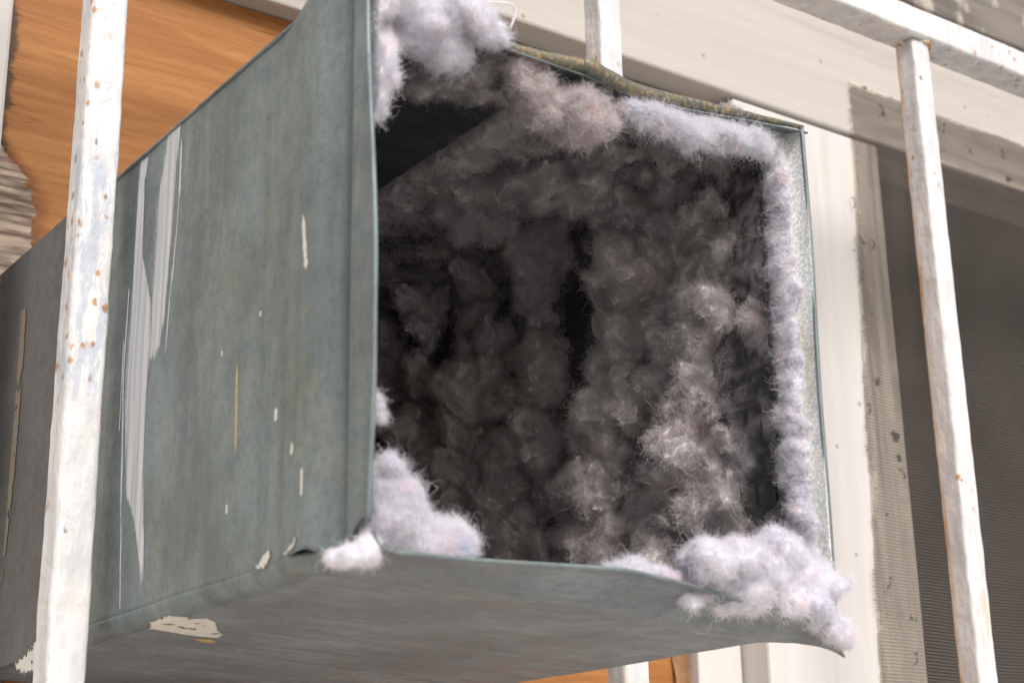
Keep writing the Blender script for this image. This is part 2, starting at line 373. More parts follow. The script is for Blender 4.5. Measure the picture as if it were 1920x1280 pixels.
scn = thing('fly_screen', 'dark insect screen stapled over the window opening right of the cream post', 'fly screen', (.85, .467, -.3))
def wires():
    V = []; F = []
    def wire(P, r):
        n = len(V); u = np.array([[r, 0, 0], [0, r, 0], [-r, 0, 0], [0, -r, 0]]) if abs(P[-1][2] - P[0][2]) > abs(P[-1][0] - P[0][0]) else np.array([[0, 0, r], [0, r, 0], [0, 0, -r], [0, -r, 0]])
        for p in P: V.extend(p + u)
        for i in range(len(P) - 1):
            for k in range(4):
                F.append([n + i * 4 + k, n + i * 4 + (k + 1) % 4, n + i * 4 + 4 + (k + 1) % 4, n + i * 4 + 4 + k])
    pit = .0032; x0, x1, z0, z1 = .80, 1.74, -.42, .660
    def warp(P):
        P = np.array(P); d = np.stack([fbm(P * 9, 2), fbm(P * 9 + 40, 2) * .5, fbm(P * 9 + 80, 2)], 1) * .0016
        P = P + d; P[:, 1] += .003 * sstep(.90, .96, P[:, 0]) * sstep(.595, .575, P[:, 2]) ; return P
    for z in np.arange(z0, z1, pit):
        xs = .8215 + .0504 * z + .0025 * RNG.normal() + .003 * math.sin(z * 37) + .002 * math.sin(z * 90)
        wire(warp([(x, .4680, z) for x in np.linspace(xs, x1, 24)]), .00042)
    for x in np.arange(x0, x1, pit):
        zt = z1 + .001 * RNG.normal() + .002 * math.sin(x * 41)
        zb = z0
        if x < .8215 + .0504 * zt:
            zt = min(zt, (x - .8215) / .0504)
        if zt > zb + .01: wire(warp([(x, .4686, z) for z in np.linspace(zb, zt, 26)]), .00042)
    return mesh_np('wire_mesh', V, F, WIRE, scn, smooth=False)
wm = wires(); wm['kind'] = 'stuff'
for (x, z) in ((.842, .52), (.845, .44), (.838, .30), (.866, .48), (.878, .24), (.845, .13), (.872, .06), (.90, .64), (1.0, .645), (1.1, .64)):
    a = RNG.uniform(-.5, .5); dx, dz = .005 * math.sin(a), .005 * math.cos(a)
    tube('staple', [(x - dx, .470, z - dz), (x - dx, .4668, z - dz), (x, .4664, z), (x + dx, .4668, z + dz), (x + dx, .470, z + dz)], .0006, WIRE, scn, 6)

# ------------------------------------------------------------------ window bars
gr = thing('window_grille', 'white painted iron security bars in front of the window, flaked and rust spotted', 'window bars', (.36, .296, -.4))
def bar(x0, y0, b, z0, z1, lab=None):
    o = box('bar', (x0, y0, z0), (x0 + b, y0 + b, z1), BAR, gr, .0032, 3, cuts=150, lump=.0005)
    if lab: o['label'] = lab
bar(-.0325, .284, .0225, -.5, .594, 'bar left of the duct with a scraped, rust dotted stretch')
bar(.3655, .285, .0215, -.5, .594); bar(.733, .285, .0225, -.5, .594)
box('rail', (-.30, .279, .594), (1.70, .312, .623), BAR, gr, .0035, 3, cuts=160, lump=.0006)
for x in (-.021, .376, .744):
    bm = bmesh.new(); bmesh.ops.create_icosphere(bm, subdivisions=4, radius=1)
    for v in bm.verts:
        d = v.co * (1 + .25 * math.sin(v.co.x * 5 + x * 9) * math.cos(v.co.y * 7))
        v.co = Vector((x + .004 + d.x * .016, .2975 + d.y * .0135, .593 + d.z * .005))
    bm_obj('weld', bm, RUST, gr, True)

# ------------------------------------------------------------------ the duct
du = thing('duct', 'rectangular galvanised sheet metal dryer duct with open lint choked mouth', 'duct', (.137, .26, 0))
EX = [-.02, .0, .052, .11, .133, .169, .207, .233, .26, .276]; EZ = [.0055, .0055, .0062, .0086, .0092, .0056, .0000, -.0022, -.0048, -.0062]
def bot_z(x, y):
    base = .0055 - .0455 * x
    rise = np.interp(x, EX, EZ) - base
    z = base + rise * np.clip(1 - y / .042, 0, 1) ** 1.6 - .0035 * np.exp(-((y - .036) / .02) ** 2) * sstep(0, .1, x)
    d = np.clip((x - .240) / .036 - np.clip(y, 0, 1) / .040, 0, 1.2)
    z = z - .0165 * d ** 1.4
    return z + .0009 * fbm(np.stack([x * 11, y * 8, x * 0], -1).reshape(-1, 3), 3).reshape(np.shape(x)) * sstep(0, .05, y)
def side_x(y, z):
    x = -.0070 * np.exp(-((y - .0480) / np.where(y > .048, .026, .0135)) ** 2) + .0024 * np.exp(-((y - .0235) / .0034) ** 2) - .0026 * sstep(.0235, .0185, y)
    return x + .0006 * fbm(np.stack([y * 14, z * 9, z * 0], -1).reshape(-1, 3), 3).reshape(np.shape(y))
def front_y(z): return -.003 + .0094 * sstep(.12, .27, z) + .005 * sstep(.09, .0, z)
def side_zb(y):
    z = bot_z(np.full(np.shape(y), .009), np.asarray(y)) + .009
    z = z - .0105 * np.exp(-((y - .027) / .011) ** 2)
    return z + .006 * sstep(.018, .004, y)
def side_panel():
    ny, nz = 220, 120
    t, u = np.meshgrid(np.linspace(0, 1, ny), np.linspace(0, 1, nz))
    y = .36 * t ** 1.5; z = side_zb(y) + (.2855 - side_zb(y)) * u
    y = y + front_y(z) * (1 - t) ** 3
    o = mesh_np('side_panel', np.stack([side_x(y, z), y, z], -1).reshape(-1, 3), grid_faces(nz, ny), ZINC, du)
    add_mod(o, 'SOLIDIFY', thickness=.0009, offset=1)
    o['label'] = 'grey green left side with white brush streaks'
side_panel()
zz = np.linspace(.018, .286, 60)
tube('front_hem', [(float(side_x(np.array(front_y(z)), np.array(z))) + .0003, float(front_y(z)), z) for z in zz], .0013, ZINC, du, 8)
# bottom sheet: bend at the left, upturned lip in front, dog-eared right corner
def bottom_panel():
    ny, na, nb = 150, 10, 150
    V = []
    t = np.linspace(0, 1, ny); y = .515 * t ** 1.5
    for i, yv in enumerate(y):
        a = np.linspace(math.pi, 1.5 * math.pi, na); r = .009
        yy = np.full(nb, yv); xs = np.linspace(r, .2765, nb)
        zb = bot_z(xs, yy); xa = r + r * np.cos(a) + float(side_x(np.array(yv), np.array(zb[0] + r))) * sstep(.05, .07, yv) + .0003 * sstep(.07, .05, yv); za = zb[0] + r + r * np.sin(a)
        # lobe of the side bead: keep the bend tucked in behind it
        xa = xa + .0012 * math.exp(-((yv - .03) / .014) ** 2)
        d = np.clip((xs - .240) / .036 - yv / .040, 0, 1.2)
        xs = xs - .010 * d ** 1.5; yv2 = yv - .004 * d
        row = np.concatenate([np.stack([xa, np.full(na, yv), za], 1), np.stack([xs, yv2, zb], 1)[1:]])
        V.append(row)
    V = np.concatenate(V); m = na + nb - 1
    F = grid_faces(ny, m)[:, ::-1]; _ = 0
    o = mesh_np('corner_bend', V.reshape(ny, m, 3)[:, :na].reshape(-1, 3), grid_faces(ny, na)[:, ::-1], ZINC, du); add_mod(o, 'SOLIDIFY', thickness=.0009, offset=-1)
    o = mesh_np('bottom_panel', V.reshape(ny, m, 3)[:, na - 1:].reshape(-1, 3), grid_faces(ny, nb)[:, ::-1], ZINC_UNDER, du); add_mod(o, 'SOLIDIFY', thickness=.0009, offset=-1)
    o['label'] = 'grey brown underside with upturned lip and curled right corner'
    e = V[na:m]
    tube('bottom_hem', [p + np.array([0, 0, .0004]) for p in e[::3]], .0011, ZINC, du, 8)
bottom_panel()
def right_x(y, z):
    xf = .2667 + .0045 * z / .267
    x = .2745 + (xf - .2745) * sstep(.045, .0, y) - .0060 * np.exp(-((y - .0215) / .0085) ** 2)
    return x + .0007 * fbm(np.stack([y * 12, z * 9, z * 0 + 4], -1).reshape(-1, 3), 3).reshape(np.shape(y))
def right_panel():
    ny, nz = 150, 100
    t, z = np.meshgrid(np.linspace(0, 1, ny), np.linspace(-.004, .2845, nz)); y = .36 * t ** 1.6
    z = np.where(y < .03, np.minimum(z, .2665 + (z - .2665) * sstep(0, .03, y)), z)
    V = np.stack([right_x(y, z), y, z], -1).reshape(-1, 3)
    o = mesh_np('side_panel', V, grid_faces(nz, ny), SPANGLE_GLINTS, du); add_mod(o, 'SOLIDIFY', thickness=.0009, offset=1)
    o['label'] = 'right side with spangled front flange, glints painted into its colour'
    zs = np.linspace(-.003, .2665, 50)
    tube('front_hem', [(.2675 + .0045 * z / .267 + .0005 * math.sin(z * 40), .0005, z) for z in zs], .0012, ZINC, du, 8)
right_panel()
def top_panel():
    ny, nx = 90, 90
    t, x = np.meshgrid(np.linspace(0, 1, ny), np.linspace(-.001, .2755, nx)); y = .36 * t ** 1.5
    zf = np.interp(x, [0, .075, .12, .155, .218, .27], [.272, .255, .255, .251, .258, .2640])
    z = .2853 + (zf - .2853) * np.clip(1 - y / .080, 0, 1) ** 1.25
    z = z + .0008 * fbm(np.stack([x * 11, y * 9, x * 0 + 8], -1).reshape(-1, 3), 3).reshape(x.shape)
    o = mesh_np('top_panel', np.stack([x, y, z], -1).reshape(-1, 3), grid_faces(nx, ny), ZINC, du); add_mod(o, 'SOLIDIFY', thickness=.0009, offset=-1)
top_panel()
def roll(pts, n=40, seed=0):
    P = np.array(pts); t = np.linspace(0, 1, n) * (len(P) - 1)
    Q = np.stack([np.interp(t, range(len(P)), P[:, i]) for i in range(4)], 1)
    for _ in range(3): Q[1:-1] = (Q[:-2] + Q[1:-1] * 2 + Q[2:]) / 4
    Q[:, 3] *= .76 +  .12 * fbm(np.stack([Q[:, 0] * 60, Q[:, 0] * 0 + seed, Q[:, 0] * 0], 1), 2)
    tube('top_hem', Q[:, :3], Q[:, 3], HEM, du, 16)
roll([(-.001, .004, .2775, .0034), (.04, .003, .2685, .0033), (.075, .002, .2578, .0033), (.100, .001, .2588, .0044), (.1185, .001, .2603, .0054), (.1215, .002, .2610, .0040)])
roll([(.1165, -.001, .2605, .0040), (.1195, -.001, .2602, .0062), (.135, 0, .2572, .0058), (.154, .001, .2558, .0050), (.185, .001, .2590, .0042), (.218, .001, .2624, .0034), (.245, .001, .2650, .0024), (.2725, .001, .2676, .0016)], seed=3)
bm = bmesh.new()      # puckered flap under the second roll
# inner skin: the dark dusty sheet the lint clings to
def liner():
    V = []; F = []
    ys = np.concatenate([np.linspace(.040, .40, 40), np.linspace(.41, .60, 10)])
    prof = [(.0025, .016), (.0025, .2822), (.2715, .2822), (.2715, -.003)]
    P = []
    for a, b in zip(prof[:-1], prof[1:]):
        for t in np.linspace(0, 1, 30, endpoint=False): P.append((a[0] + (b[0] - a[0]) * t, a[1] + (b[1] - a[1]) * t))
    P.append(prof[-1]); P = np.array(P)
    for yv in ys: V.append(np.stack([P[:, 0], np.full(len(P), yv), P[:, 1]], 1))
    V = np.concatenate(V); F = grid_faces(len(ys), len(P))
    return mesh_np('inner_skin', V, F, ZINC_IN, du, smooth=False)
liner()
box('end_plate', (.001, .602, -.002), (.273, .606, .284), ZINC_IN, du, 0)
# rear sleeve: slip-on section against the wall, its shade painted as darker zinc
def sleeve():
    a, b = -.0022, .2785
    P = [(a, .0060), (a, .2885), (b, .2885), (b, -.0030)]
    V = []; F = []
    for yv in (.335, .336, .60):
        for x, z in P: V.append((x + (.0016 if yv == .335 and x < .1 else -.0016 if yv == .335 else 0), yv, z))
    for i in range(2):
        for k in range(4): F.append([i * 4 + k, i * 4 + (k + 1) % 4, i * 4 + 4 + (k + 1) % 4, i * 4 + 4 + k])
    o = mesh_np('rear_sleeve', V, F, ZINC_REAR_SHADED, du, smooth=False); add_mod(o, 'SOLIDIFY', thickness=.0008, offset=-1)
    o['label'] = 'rear section against the plywood, shade painted into its darker zinc'
sleeve()

# ---- paint marks lying on the side: each brush stroke a film of its own
def side_film(name, strips, m, parent=du, surf=side_x, lift=.0003):
    """strips: list of (n, 3) arrays y_left, y_right, z"""
    V = []; F = []
    for S in strips:
        n = len(V)
        S = np.array(S)
        for k in range(4):
            y = S[:, 0] + (S[:, 1] - S[:, 0]) * k / 3
            x = surf(y, S[:, 2]) - lift * (1 if k in (1, 2) else .35)
            V.extend(np.stack([x, y, S[:, 2]], 1))
        m_ = len(S)
        for k in range(3):
            for i in range(m_ - 1): F.append([n + k * m_ + i, n + (k + 1) * m_ + i, n + (k + 1) * m_ + i + 1, n + k * m_ + i + 1])
    return mesh_np(name, V, F, m, parent)
def brush(name, L, Rr, seed, nc=26, n=190):
    """one dragged brush mark between two edge lines (y, z): a film that thins out to bristle lines at its edges and ends"""
    L = np.array(L); Rr = np.array(Rr); Ls, Rs = L[np.argsort(L[:, 1])], Rr[np.argsort(Rr[:, 1])]
    zt, zb = max(L[0][1], Rr[0][1]), min(L[-1][1], Rr[-1][1])
    z = np.linspace(zt, zb - .012, n); yl = np.interp(z, Ls[:, 1], Ls[:, 0]); yr = np.interp(z, Rs[:, 1], Rs[:, 0])
    V, E = [], []
    for i in range(n):
        u = np.linspace(-.16, 1.16, nc); y = yl[i] + (yr[i] - yl[i]) * u
        x = side_x(y, np.full(nc, z[i])) - .00025
        V.append(np.stack([x, y, np.full(nc, z[i])], 1)); t = i / (n - 1)
        E.append(np.maximum(np.abs(u - .5) / .58, np.maximum(sstep(.66, 1., t) * 1.02, sstep(.035, 0, t) * .9)))
    V = np.concatenate(V); return mesh_np(name, V, grid_faces(n, nc), BRUSHED, du, attrs={'thin': np.concatenate(E)})
s1L = [(.2343,.2857),(.2377,.2834),(.2462,.2485),(.2463,.2255),(.2467,.1877),(.2451,.1629),(.2456,.1503)]
s1R = [(.2171,.2840),(.2203,.2591),(.222,.2174),(.2246,.1904),(.2259,.1718),(.2315,.1531),(.2396,.1488)]
brush('paint_stroke', s1L, s1R, 1)
s2L = [(.2773,.2854),(.2778,.2718),(.2768,.224),(.2779,.1983),(.2797,.1731),(.2795,.1342),(.2777,.1213),(.2690,.08),(.2560,.0647),(.2436,.0368),(.2402,.012)]
s2R = [(.2607,.2849),(.267,.2678),(.2622,.2193),(.2448,.1842),(.242,.1621),(.2461,.1262),(.246,.1141),(.2431,.076),(.2413,.0622),(.2378,.0359),(.2355,.0106)]
brush('paint_stroke', s2L, s2R, 2)
def thin(pts, wd, seed=0, n=60):
    P = np.array(pts); z = np.linspace(P[0][1], P[-1][1], n); y = np.interp(-z, -P[:, 1], P[:, 0])
    q = np.stack([z * 300, z * 0 + seed, z * 0], 1); wv = wd * (1 + .5 * fbm(q, 3)) * sstep(0, .15, np.linspace(0, 1, n)) * sstep(0, .12, np.linspace(1, 0, n))
    return np.stack([y + wv / 2, y - wv / 2, z], 1)
side_film('paint_streak', [thin([(.2815,.205),(.2822,.1543),(.2745,.0688)], .0022, 1), thin([(.2735,.068),(.2673,.018)], .0011, 2), thin([(.2845,.175),(.2835,.12)], .0011, 3)], PAINT)
side_film('paint_streak', [thin([(.217,.2752),(.2157,.2376)], .0024, 4), thin([(.2195,.20),(.2234,.1509)], .0012, 5), thin([(.2155,.245),(.219,.19)], .0009, 6)], PAINT)
side_film('tan_drip', [thin([(.1334,.1211),(.1328,.0991),(.132,.0748)], .0024, 7)], PAINT_TAN)
side_film('paint_drip', [thin([(.0565,.1719),(.0538,.1571),(.0507,.1427)], .0042, 8)], PAINT_CREAM)
for i, (y, z, h, wd) in enumerate([(.0898,.0844,.0065,.0034),(.0663,.0625,.006,.0046),(.0515,.0440,.013,.0022),(.1398,.0488,.005,.0018),(.110,.140,.003,.0018),(.26,.205,.003,.0015),(.152,.131,.003,.0014)]):
    side_film('paint_spot', [thin([(y, z + h / 2), (y, z - h / 2)], wd, 20 + i, 24)], PAINT_CREAM)
def splat(name, pts, m, f, seed, jag=.0012, step=.00045):
    """flat splash of paint: small cells kept where a ragged outline holds them, following the sheet"""
    P = np.array(pts); lo, hi = P.min(0) - .003, P.max(0) + .003
    nu, nv = (np.ceil((hi - lo) / step)).astype(int) + 1
    U, W = np.meshgrid(np.linspace(lo[0], hi[0], nu), np.linspace(lo[1], hi[1], nv), indexing='ij'); u, w_ = U.ravel(), W.ravel()
    q = np.stack([u * 330, w_ * 330, u * 0 + seed], 1); uu = u + jag * fbm(q, 3); ww = w_ + jag * fbm(q + 30, 3)
    ins = np.zeros(len(u), bool)
    for (x0, y0), (x1, y1) in zip(P, np.roll(P, -1, 0)):
        if y0 == y1: continue
        ins ^= ((y0 > ww) != (y1 > ww)) & (uu < (x1 - x0) * (ww - y0) / (y1 - y0) + x0)
    ins &= fbm(q * .35 + 90, 3) > -.66
    F = grid_faces(nu, nv); F = F[ins[F].all(1)]
    ids = np.unique(F); mp = np.zeros(len(u), int); mp[ids] = np.arange(len(ids))
    V = np.array([f(u[i], w_[i]) for i in ids]); return mesh_np(name, V, mp[F], m, du)
def on_bottom(x, y):
    if x < .0094: r = .009; zb = float(bot_z(np.array(r), np.array(y))); dx = min(max(r + .0004 - x, 0), r * .98); return (x - .0003, y, zb + r - math.sqrt(max(r * r - dx * dx, 0)) - .0003)
    return (x, y, float(bot_z(np.array(x), np.array(y))) - .0003)
splat('paint_patch', [(.0045,.2330),(.0040,.210),(.0085,.198),(.0125,.207),(.018,.196),(.027,.205),(.036,.222),(.047,.239),(.0505,.2507),(.040,.2535),(.0286,.2531),(.018,.249),(.0092,.2475),(.006,.240)], PAINT_CREAM, on_bottom, 4)
splat('paint_patch', [(.040,.262),(.050,.258),(.058,.268),(.052,.274)], PAINT_TAN, on_bottom, 9)
side_pt = lambda y, z: (float(side_x(np.array(y), np.array(z))) - .0006, y, z)
splat('paint_patch', [(.107,.0135),(.100,.0185),(.092,.022),(.090,.017),(.096,.0138)], PAINT_CREAM, side_pt, 5, .002)
splat('paint_patch', [(.078,.0155),(.068,.0175),(.056,.0200),(.055,.0165),(.068,.0150)], PAINT_CREAM, side_pt, 6, .002)
sl_pt = lambda y, z: (-.0028, y, z)
splat('sealant_strip', [(.467,.245),(.4645,.20),(.464,.126),(.4635,.060),(.4610,.060),(.4540,.126),(.4540,.20),(.457,.245)], SEALANT, sl_pt, 7, .0009)
splat('paint_patch', [(.425,.004),(.40,.010),(.375,.018),(.352,.022),(.345,.012),(.352,.001),(.38,-.003),(.41,-.003)], PAINT_CREAM, sl_pt, 8, .003)

# ------------------------------------------------------------------ lint
def fibres(name, V, F, m, parent, count, length, rad=.00009, curl=.55, npt=6, dens=None, seed=0, droop=0., root=-.0006, clipx=None, clipz=None):
    rg = np.random.default_rng(seed)
    T = F if F.shape[1] == 3 else np.concatenate([F[:, [0, 1, 2]], F[:, [0, 2, 3]]])
    A, B, Cc = V[T[:, 0]], V[T[:, 1]], V[T[:, 2]]
    N = np.cross(B - A, Cc - A); ar = np.linalg.norm(N, axis=1); N /= np.maximum(ar, 1e-12)[:, None]
    wgt = ar.copy()
    if dens is not None: wgt *= dens[T].mean(1)
    idx = rg.choice(len(T), count, p=wgt / wgt.sum())
    r1, r2 = rg.random(count), rg.random(count); s = np.sqrt(r1)
    P = A[idx] * (1 - s)[:, None] + B[idx] * (s * (1 - r2))[:, None] + Cc[idx] * (s * r2)[:, None]
    Nn = N[idx]
    d = Nn * rg.uniform(.2, 1., count)[:, None] + rg.normal(size=(count, 3)) * .55
    d += np.array([0, 0, -droop]); d /= np.linalg.norm(d, axis=1)[:, None]
    ln = length * rg.lognormal(-.15, .45, count); step = (ln / (npt - 1))[:, None]
    pts = np.empty((count, npt, 3)); pts[:, 0] = P + Nn * root
    for k in range(1, npt):
        pts[:, k] = pts[:, k - 1] + d * step
        d = d + rg.normal(size=(count, 3)) * curl; d /= np.linalg.norm(d, axis=1)[:, None]
    if clipx is not None: pts[:, :, 0] = np.maximum(pts[:, :, 0], clipx)
    if clipz is not None: pts[:, :, 2] = np.maximum(pts[:, :, 2], clipz)
    return curves(name, pts, rad * rg.uniform(.6, 1.5, count), m, parent)
def curves(name, pts, rad, m, parent):
    c, n = pts.shape[:2]
    h = bpy.data.hair_curves.new(name); h.add_curves([n] * c)
    h.position_data.foreach_set('vector', pts.astype(np.float32).ravel())
    at = h.attributes.get('radius') or h.attributes.new('radius', 'FLOAT', 'POINT')
    tp = np.linspace(1, .35, n)[None, :] * np.asarray(rad)[:, None]
    at.data.foreach_set('value', tp.astype(np.float32).ravel())
    h.materials.append(m); o = link(name, h, parent); o['kind'] = 'stuff'; return o

# --- the lining: one mass felted over ceiling, right wall and floor of the duct
HOLES = [(.3349,.1903,.0454,.0378,.85),(.3767,.1979,.0189,.0243,.85),(.4291,.2086,.0047,.027,1.2),(.4171,.2593,.0042,.0082,1),(.3684,.4005,.0299,.0235,1.2),(.3254,.3334,.0086,.0148,1),(.4316,.057,.0178,.0187,.79),(.4666,.0456,.0201,.0112,1),(.2962,.0698,.0078,.0125,.8),(.2986,.1167,.0108,.0106,1.1),(.2937,.0361,.019,.0189,.8),(.4701,.1391,.0068,.0104,1),(.4759,.208,.0072,.0128,1.1),(.4595,.2264,.0134,.022,.7),(.3993,.101,.0056,.01,.8),(.3805,.0314,.0359,.0081,.8),(.3373,.0211,.0274,.0072,.7),(.4126,.3753,.0229,.014,1),(.256,.4136,.0086,.0563,.7),(.3143,.2621,.0298,.0274,.5),(.4459,.1184,.0216,.0185,.5),(.288,.2995,.0233,.0194,.6),(.4106,.0322,.0235,.0072,.8),(.3902,.2068,.0062,.0218,.9),(.4435,.162,.0192,.01,.5),(.4923,.099,.0074,.0219,.7),(.357,.3473,.0193,.0123,.6),(.3974,.3017,.0146,.0101,.5),
         (.1862,.0944,.0221,.0184,.9),(.1761,.1996,.0214,.0114,1),(.1979,.2386,.0174,.0148,1),(.198,.2903,.0129,.0171,.8),(.2098,.0211,.0273,.0114,.5)]

def duct_path(S):
    """unfolded duct wall: s runs over the ceiling, down the right wall, back over the floor"""
    S = np.asarray(S, float); x = z = 0
    ks = np.linspace(-.02, .02, 9)
    for k in ks:
        q = S + k
        x = x + np.where(q < .27, q, np.where(q < .545, .271, .271 - (q - .545))) / 9
        z = z + np.where(q < .27, .2815, np.where(q < .545, .2815 - (q - .27) * 1.035, -.003)) / 9
    return x, z
def on_wall(S, Y, H):
    x, z = duct_path(S); xa, za = duct_path(np.asarray(S) - 1e-3); xb, zb = duct_path(np.asarray(S) + 1e-3)
    tx, tz = xb - xa, zb - za; ln = np.hypot(tx, tz)
    return np.stack([x + tz / ln * H, np.asarray(Y) + 0 * x, z - tx / ln * H], -1)
def voxel_body(blobs, vox, smooth, seed, spread=.55, per=5):
    """many overlapping puffs fused into one skin; returns vertices, normals, faces"""
    rg = np.random.default_rng(seed)
    bm = bmesh.new(); bmesh.ops.create_icosphere(bm, subdivisions=2, radius=1)
    sv = np.array([v.co[:] for v in bm.verts]); sf = np.array([[v.index for v in f.verts] for f in bm.faces]); bm.free()
    C_, R_ = [], []
    for x, y, z, rr in blobs:
        C_.append((x, y, z)); R_.append(rr * .85)
        for k in range(per):
            d = rg.normal(size=3); d /= np.linalg.norm(d)
            C_.append((x + d[0] * rr * spread, y + d[1] * rr * spread, z + d[2] * rr * spread)); R_.append(rr * rg.uniform(.4, .7))
    C_ = np.array(C_); R_ = np.array(R_)
    V = (C_[:, None] + sv[None] * R_[:, None, None] * rg.uniform(.8, 1.2, (len(C_), 1, 3))).reshape(-1, 3)
    F = (sf[None] + (np.arange(len(C_)) * len(sv))[:, None, None]).reshape(-1, 3)
    t = mesh_np('tmp', V, F); me = t.data
    add_mod(t, 'REMESH', mode='VOXEL', voxel_size=vox); add_mod(t, 'SMOOTH', factor=.5, iterations=smooth)
    dg = bpy.context.evaluated_depsgraph_get(); e = t.evaluated_get(dg); m2 = e.to_mesh()
    V = np.empty(len(m2.vertices) * 3, np.float32); m2.vertices.foreach_get('co', V)
    N = np.empty(len(m2.vertices) * 3, np.float32); m2.vertices.foreach_get('normal', N)
    F = np.empty(len(m2.loops), np.int32); m2.loops.foreach_get('vertex_index', F); F = F.reshape(-1, 4)
    e.to_mesh_clear(); bpy.data.objects.remove(t); bpy.data.meshes.remove(me)
    return V.reshape(-1, 3).astype(float), N.reshape(-1, 3).astype(float), F
def hollow(S, Y):
    o = np.zeros(np.shape(S))
    for cs, cy, rs, ry, a in HOLES:
        o = np.maximum(o, a * (((S - cs) / rs) ** 2 + ((Y - cy) / ry) ** 2 < .95))
    o = np.maximum(o, 1. * ((S < .152) & (Y > .045) & (Y < .60)))
    return o
def lining():
    rg = np.random.default_rng(5); L = []
    def rope(pts, n, r0, r1, h, js=.006, jy=.006, gap=.0):
        P = np.array(pts); t = np.linspace(0, len(P) - 1, n)
        S = np.interp(t, range(len(P)), P[:, 0]) + rg.normal(size=n) * js; Y = np.interp(t, range(len(P)), P[:, 1]) + rg.normal(size=n) * jy
        for a, b in zip(S, Y):
            if rg.random() < gap: continue
            rr = rg.uniform(r0, r1) * 1.12; L.append((a, b, rg.uniform(.25, 1.1) * h, rr))
    # ribs where the lint has built up over the joints of the sheet
    rope([(.172,.150),(.22,.145),(.27,.138),(.33,.136),(.385,.150),(.415,.160)], 46, .007, .014, .024)
    rope([(.172,.232),(.22,.226),(.27,.222),(.33,.228),(.37,.236)], 36, .007, .013, .022)
    rope([(.20,.300),(.27,.295),(.36,.300),(.44,.31),(.52,.30)], 40, .007, .013, .024, gap=.2)
    rope([(.21,.355),(.27,.35),(.36,.36),(.45,.355),(.53,.36)], 40, .008, .014, .026, gap=.25)
    rope([(.21,.420),(.27,.41),(.36,.42),(.45,.42),(.53,.42)], 40, .009, .015, .030, gap=.2)
    rope([(.20,.49),(.27,.48),(.40,.49),(.53,.48)], 36, .010, .018, .034, gap=.15)
    # hanging columns on the right wall
    rope([(.405,.165),(.44,.176),(.475,.178),(.505,.170)], 24, .008, .014, .020)
    rope([(.40,.262),(.445,.272),(.475,.275),(.51,.262)], 22, .007, .013, .020)
    rope([(.38,.235),(.40,.232),(.425,.225)], 14, .007, .012, .016)
    rope([(.415,.094),(.438,.098),(.462,.088),(.485,.078)], 26, .006, .012, .014)
    rope([(.43,.125),(.46,.118),(.48,.125),(.51,.115)], 20, .006, .011, .012)
    rope([(.44,.205),(.455,.196),(.49,.20)], 14, .006, .010, .012)
    # the mass in front of the first rib
    for a, b, sa, sb, n, r0, r1, h in ((.343,.116,.020,.022,34,.006,.012,.014), (.366,.082,.014,.016,22,.005,.010,.010), (.310,.105,.020,.022,22,.005,.010,.010), (.392,.120,.012,.020,16,.006,.010,.012),
                                       (.235,.095,.022,.026,26,.005,.009,.008), (.175,.120,.020,.030,22,.004,.008,.006), (.185,.195,.025,.016,22,.005,.009,.007), (.345,.30,.03,.05,34,.006,.012,.014), (.46,.24,.025,.03,24,.006,.011,.012), (.50,.09,.014,.03,18,.005,.009,.008), (.25,.055,.012,.014,12,.004,.008,.006), (.41,.33,.03,.05,30,.007,.013,.016)):
        for k in range(n): L.append((a + rg.normal() * sa, b + rg.normal() * sb, rg.uniform(0, 1.25) * h, rg.uniform(r0, r1) * 1.1))
    rope([(.155,.188),(.175,.190),(.20,.178),(.225,.165)], 22, .006, .010, .008, .004, .005)
    for k in range(300): L.append((rg.uniform(.03, .78), rg.uniform(.05, .56) , rg.uniform(-.002, .005), rg.uniform(.004, .0085)))
    L = np.array(L); keep = rg.random(len(L)) > hollow(L[:, 0], L[:, 1]) * 1.25
    up = (L[:, 0] < .245); rib = (np.abs(L[:, 1] - .142) < .012) | (np.abs(L[:, 1] - .226) < .010) | ((np.abs(L[:, 1] - .185) < .014) & (L[:, 0] < .23))
    keep &= ~(up & ~rib & (rg.random(len(L)) < .86)); keep &= ~(up & (L[:, 0] < .19) & rib & (rg.random(len(L)) < .35)); L[up, 2] *= .55; L[up, 3] *= .85
    keep &= ~((L[:, 1] < .062) & (L[:, 0] > .28) & (L[:, 0] < .45) & (rg.random(len(L)) < .8)); L = L[keep]
    P = on_wall(L[:, 0], L[:, 1], L[:, 2]); blobs = [(p[0], p[1], p[2], q) for p, q in zip(P, L[:, 3])]
    V, N, F = voxel_body(blobs, .0016, 9, 6, .65, 5)
    def dis(V, N, sc_, a, k): return V + N * (fbm(V * sc_ + k, 2, .5) * a)[:, None]
    V = V + np.stack([fbm(V * np.array([46, 46, 24]) + 60 * k, 3, .5) for k in range(3)], 1) * .0085
    V = dis(V, N, 75, .0032, 3); V = dis(V, N, 210, .0010, 9)
    # felt film between the puffs: thin, torn, close to the sheet
    ns, ny = 400, 260
    s_, y_ = np.meshgrid(np.linspace(.01, .80, ns), np.linspace(.032, .59, ny), indexing='ij'); S, Y = s_.ravel(), y_.ravel()
    q1 = np.stack([S * 26, Y * 26, S * 0], 1)
    wS, wY = S + .008 * fbm(q1 * 1.4, 3), Y + .008 * fbm(q1 * 1.4 + 44, 3)
    cov = np.ones_like(S)
    for cs, cy, rs, ry, a in HOLES:
        if a >= .85: cov *= sstep(.55, 1.05, np.sqrt(((wS - cs) / rs) ** 2 + ((wY - cy) / ry) ** 2))
    cov *= 1 - sstep(.1395, .1375, S + .0012 * perlin(q1 * 3)) * sstep(.045, .06, wY) * sstep(.34, .29, wY)
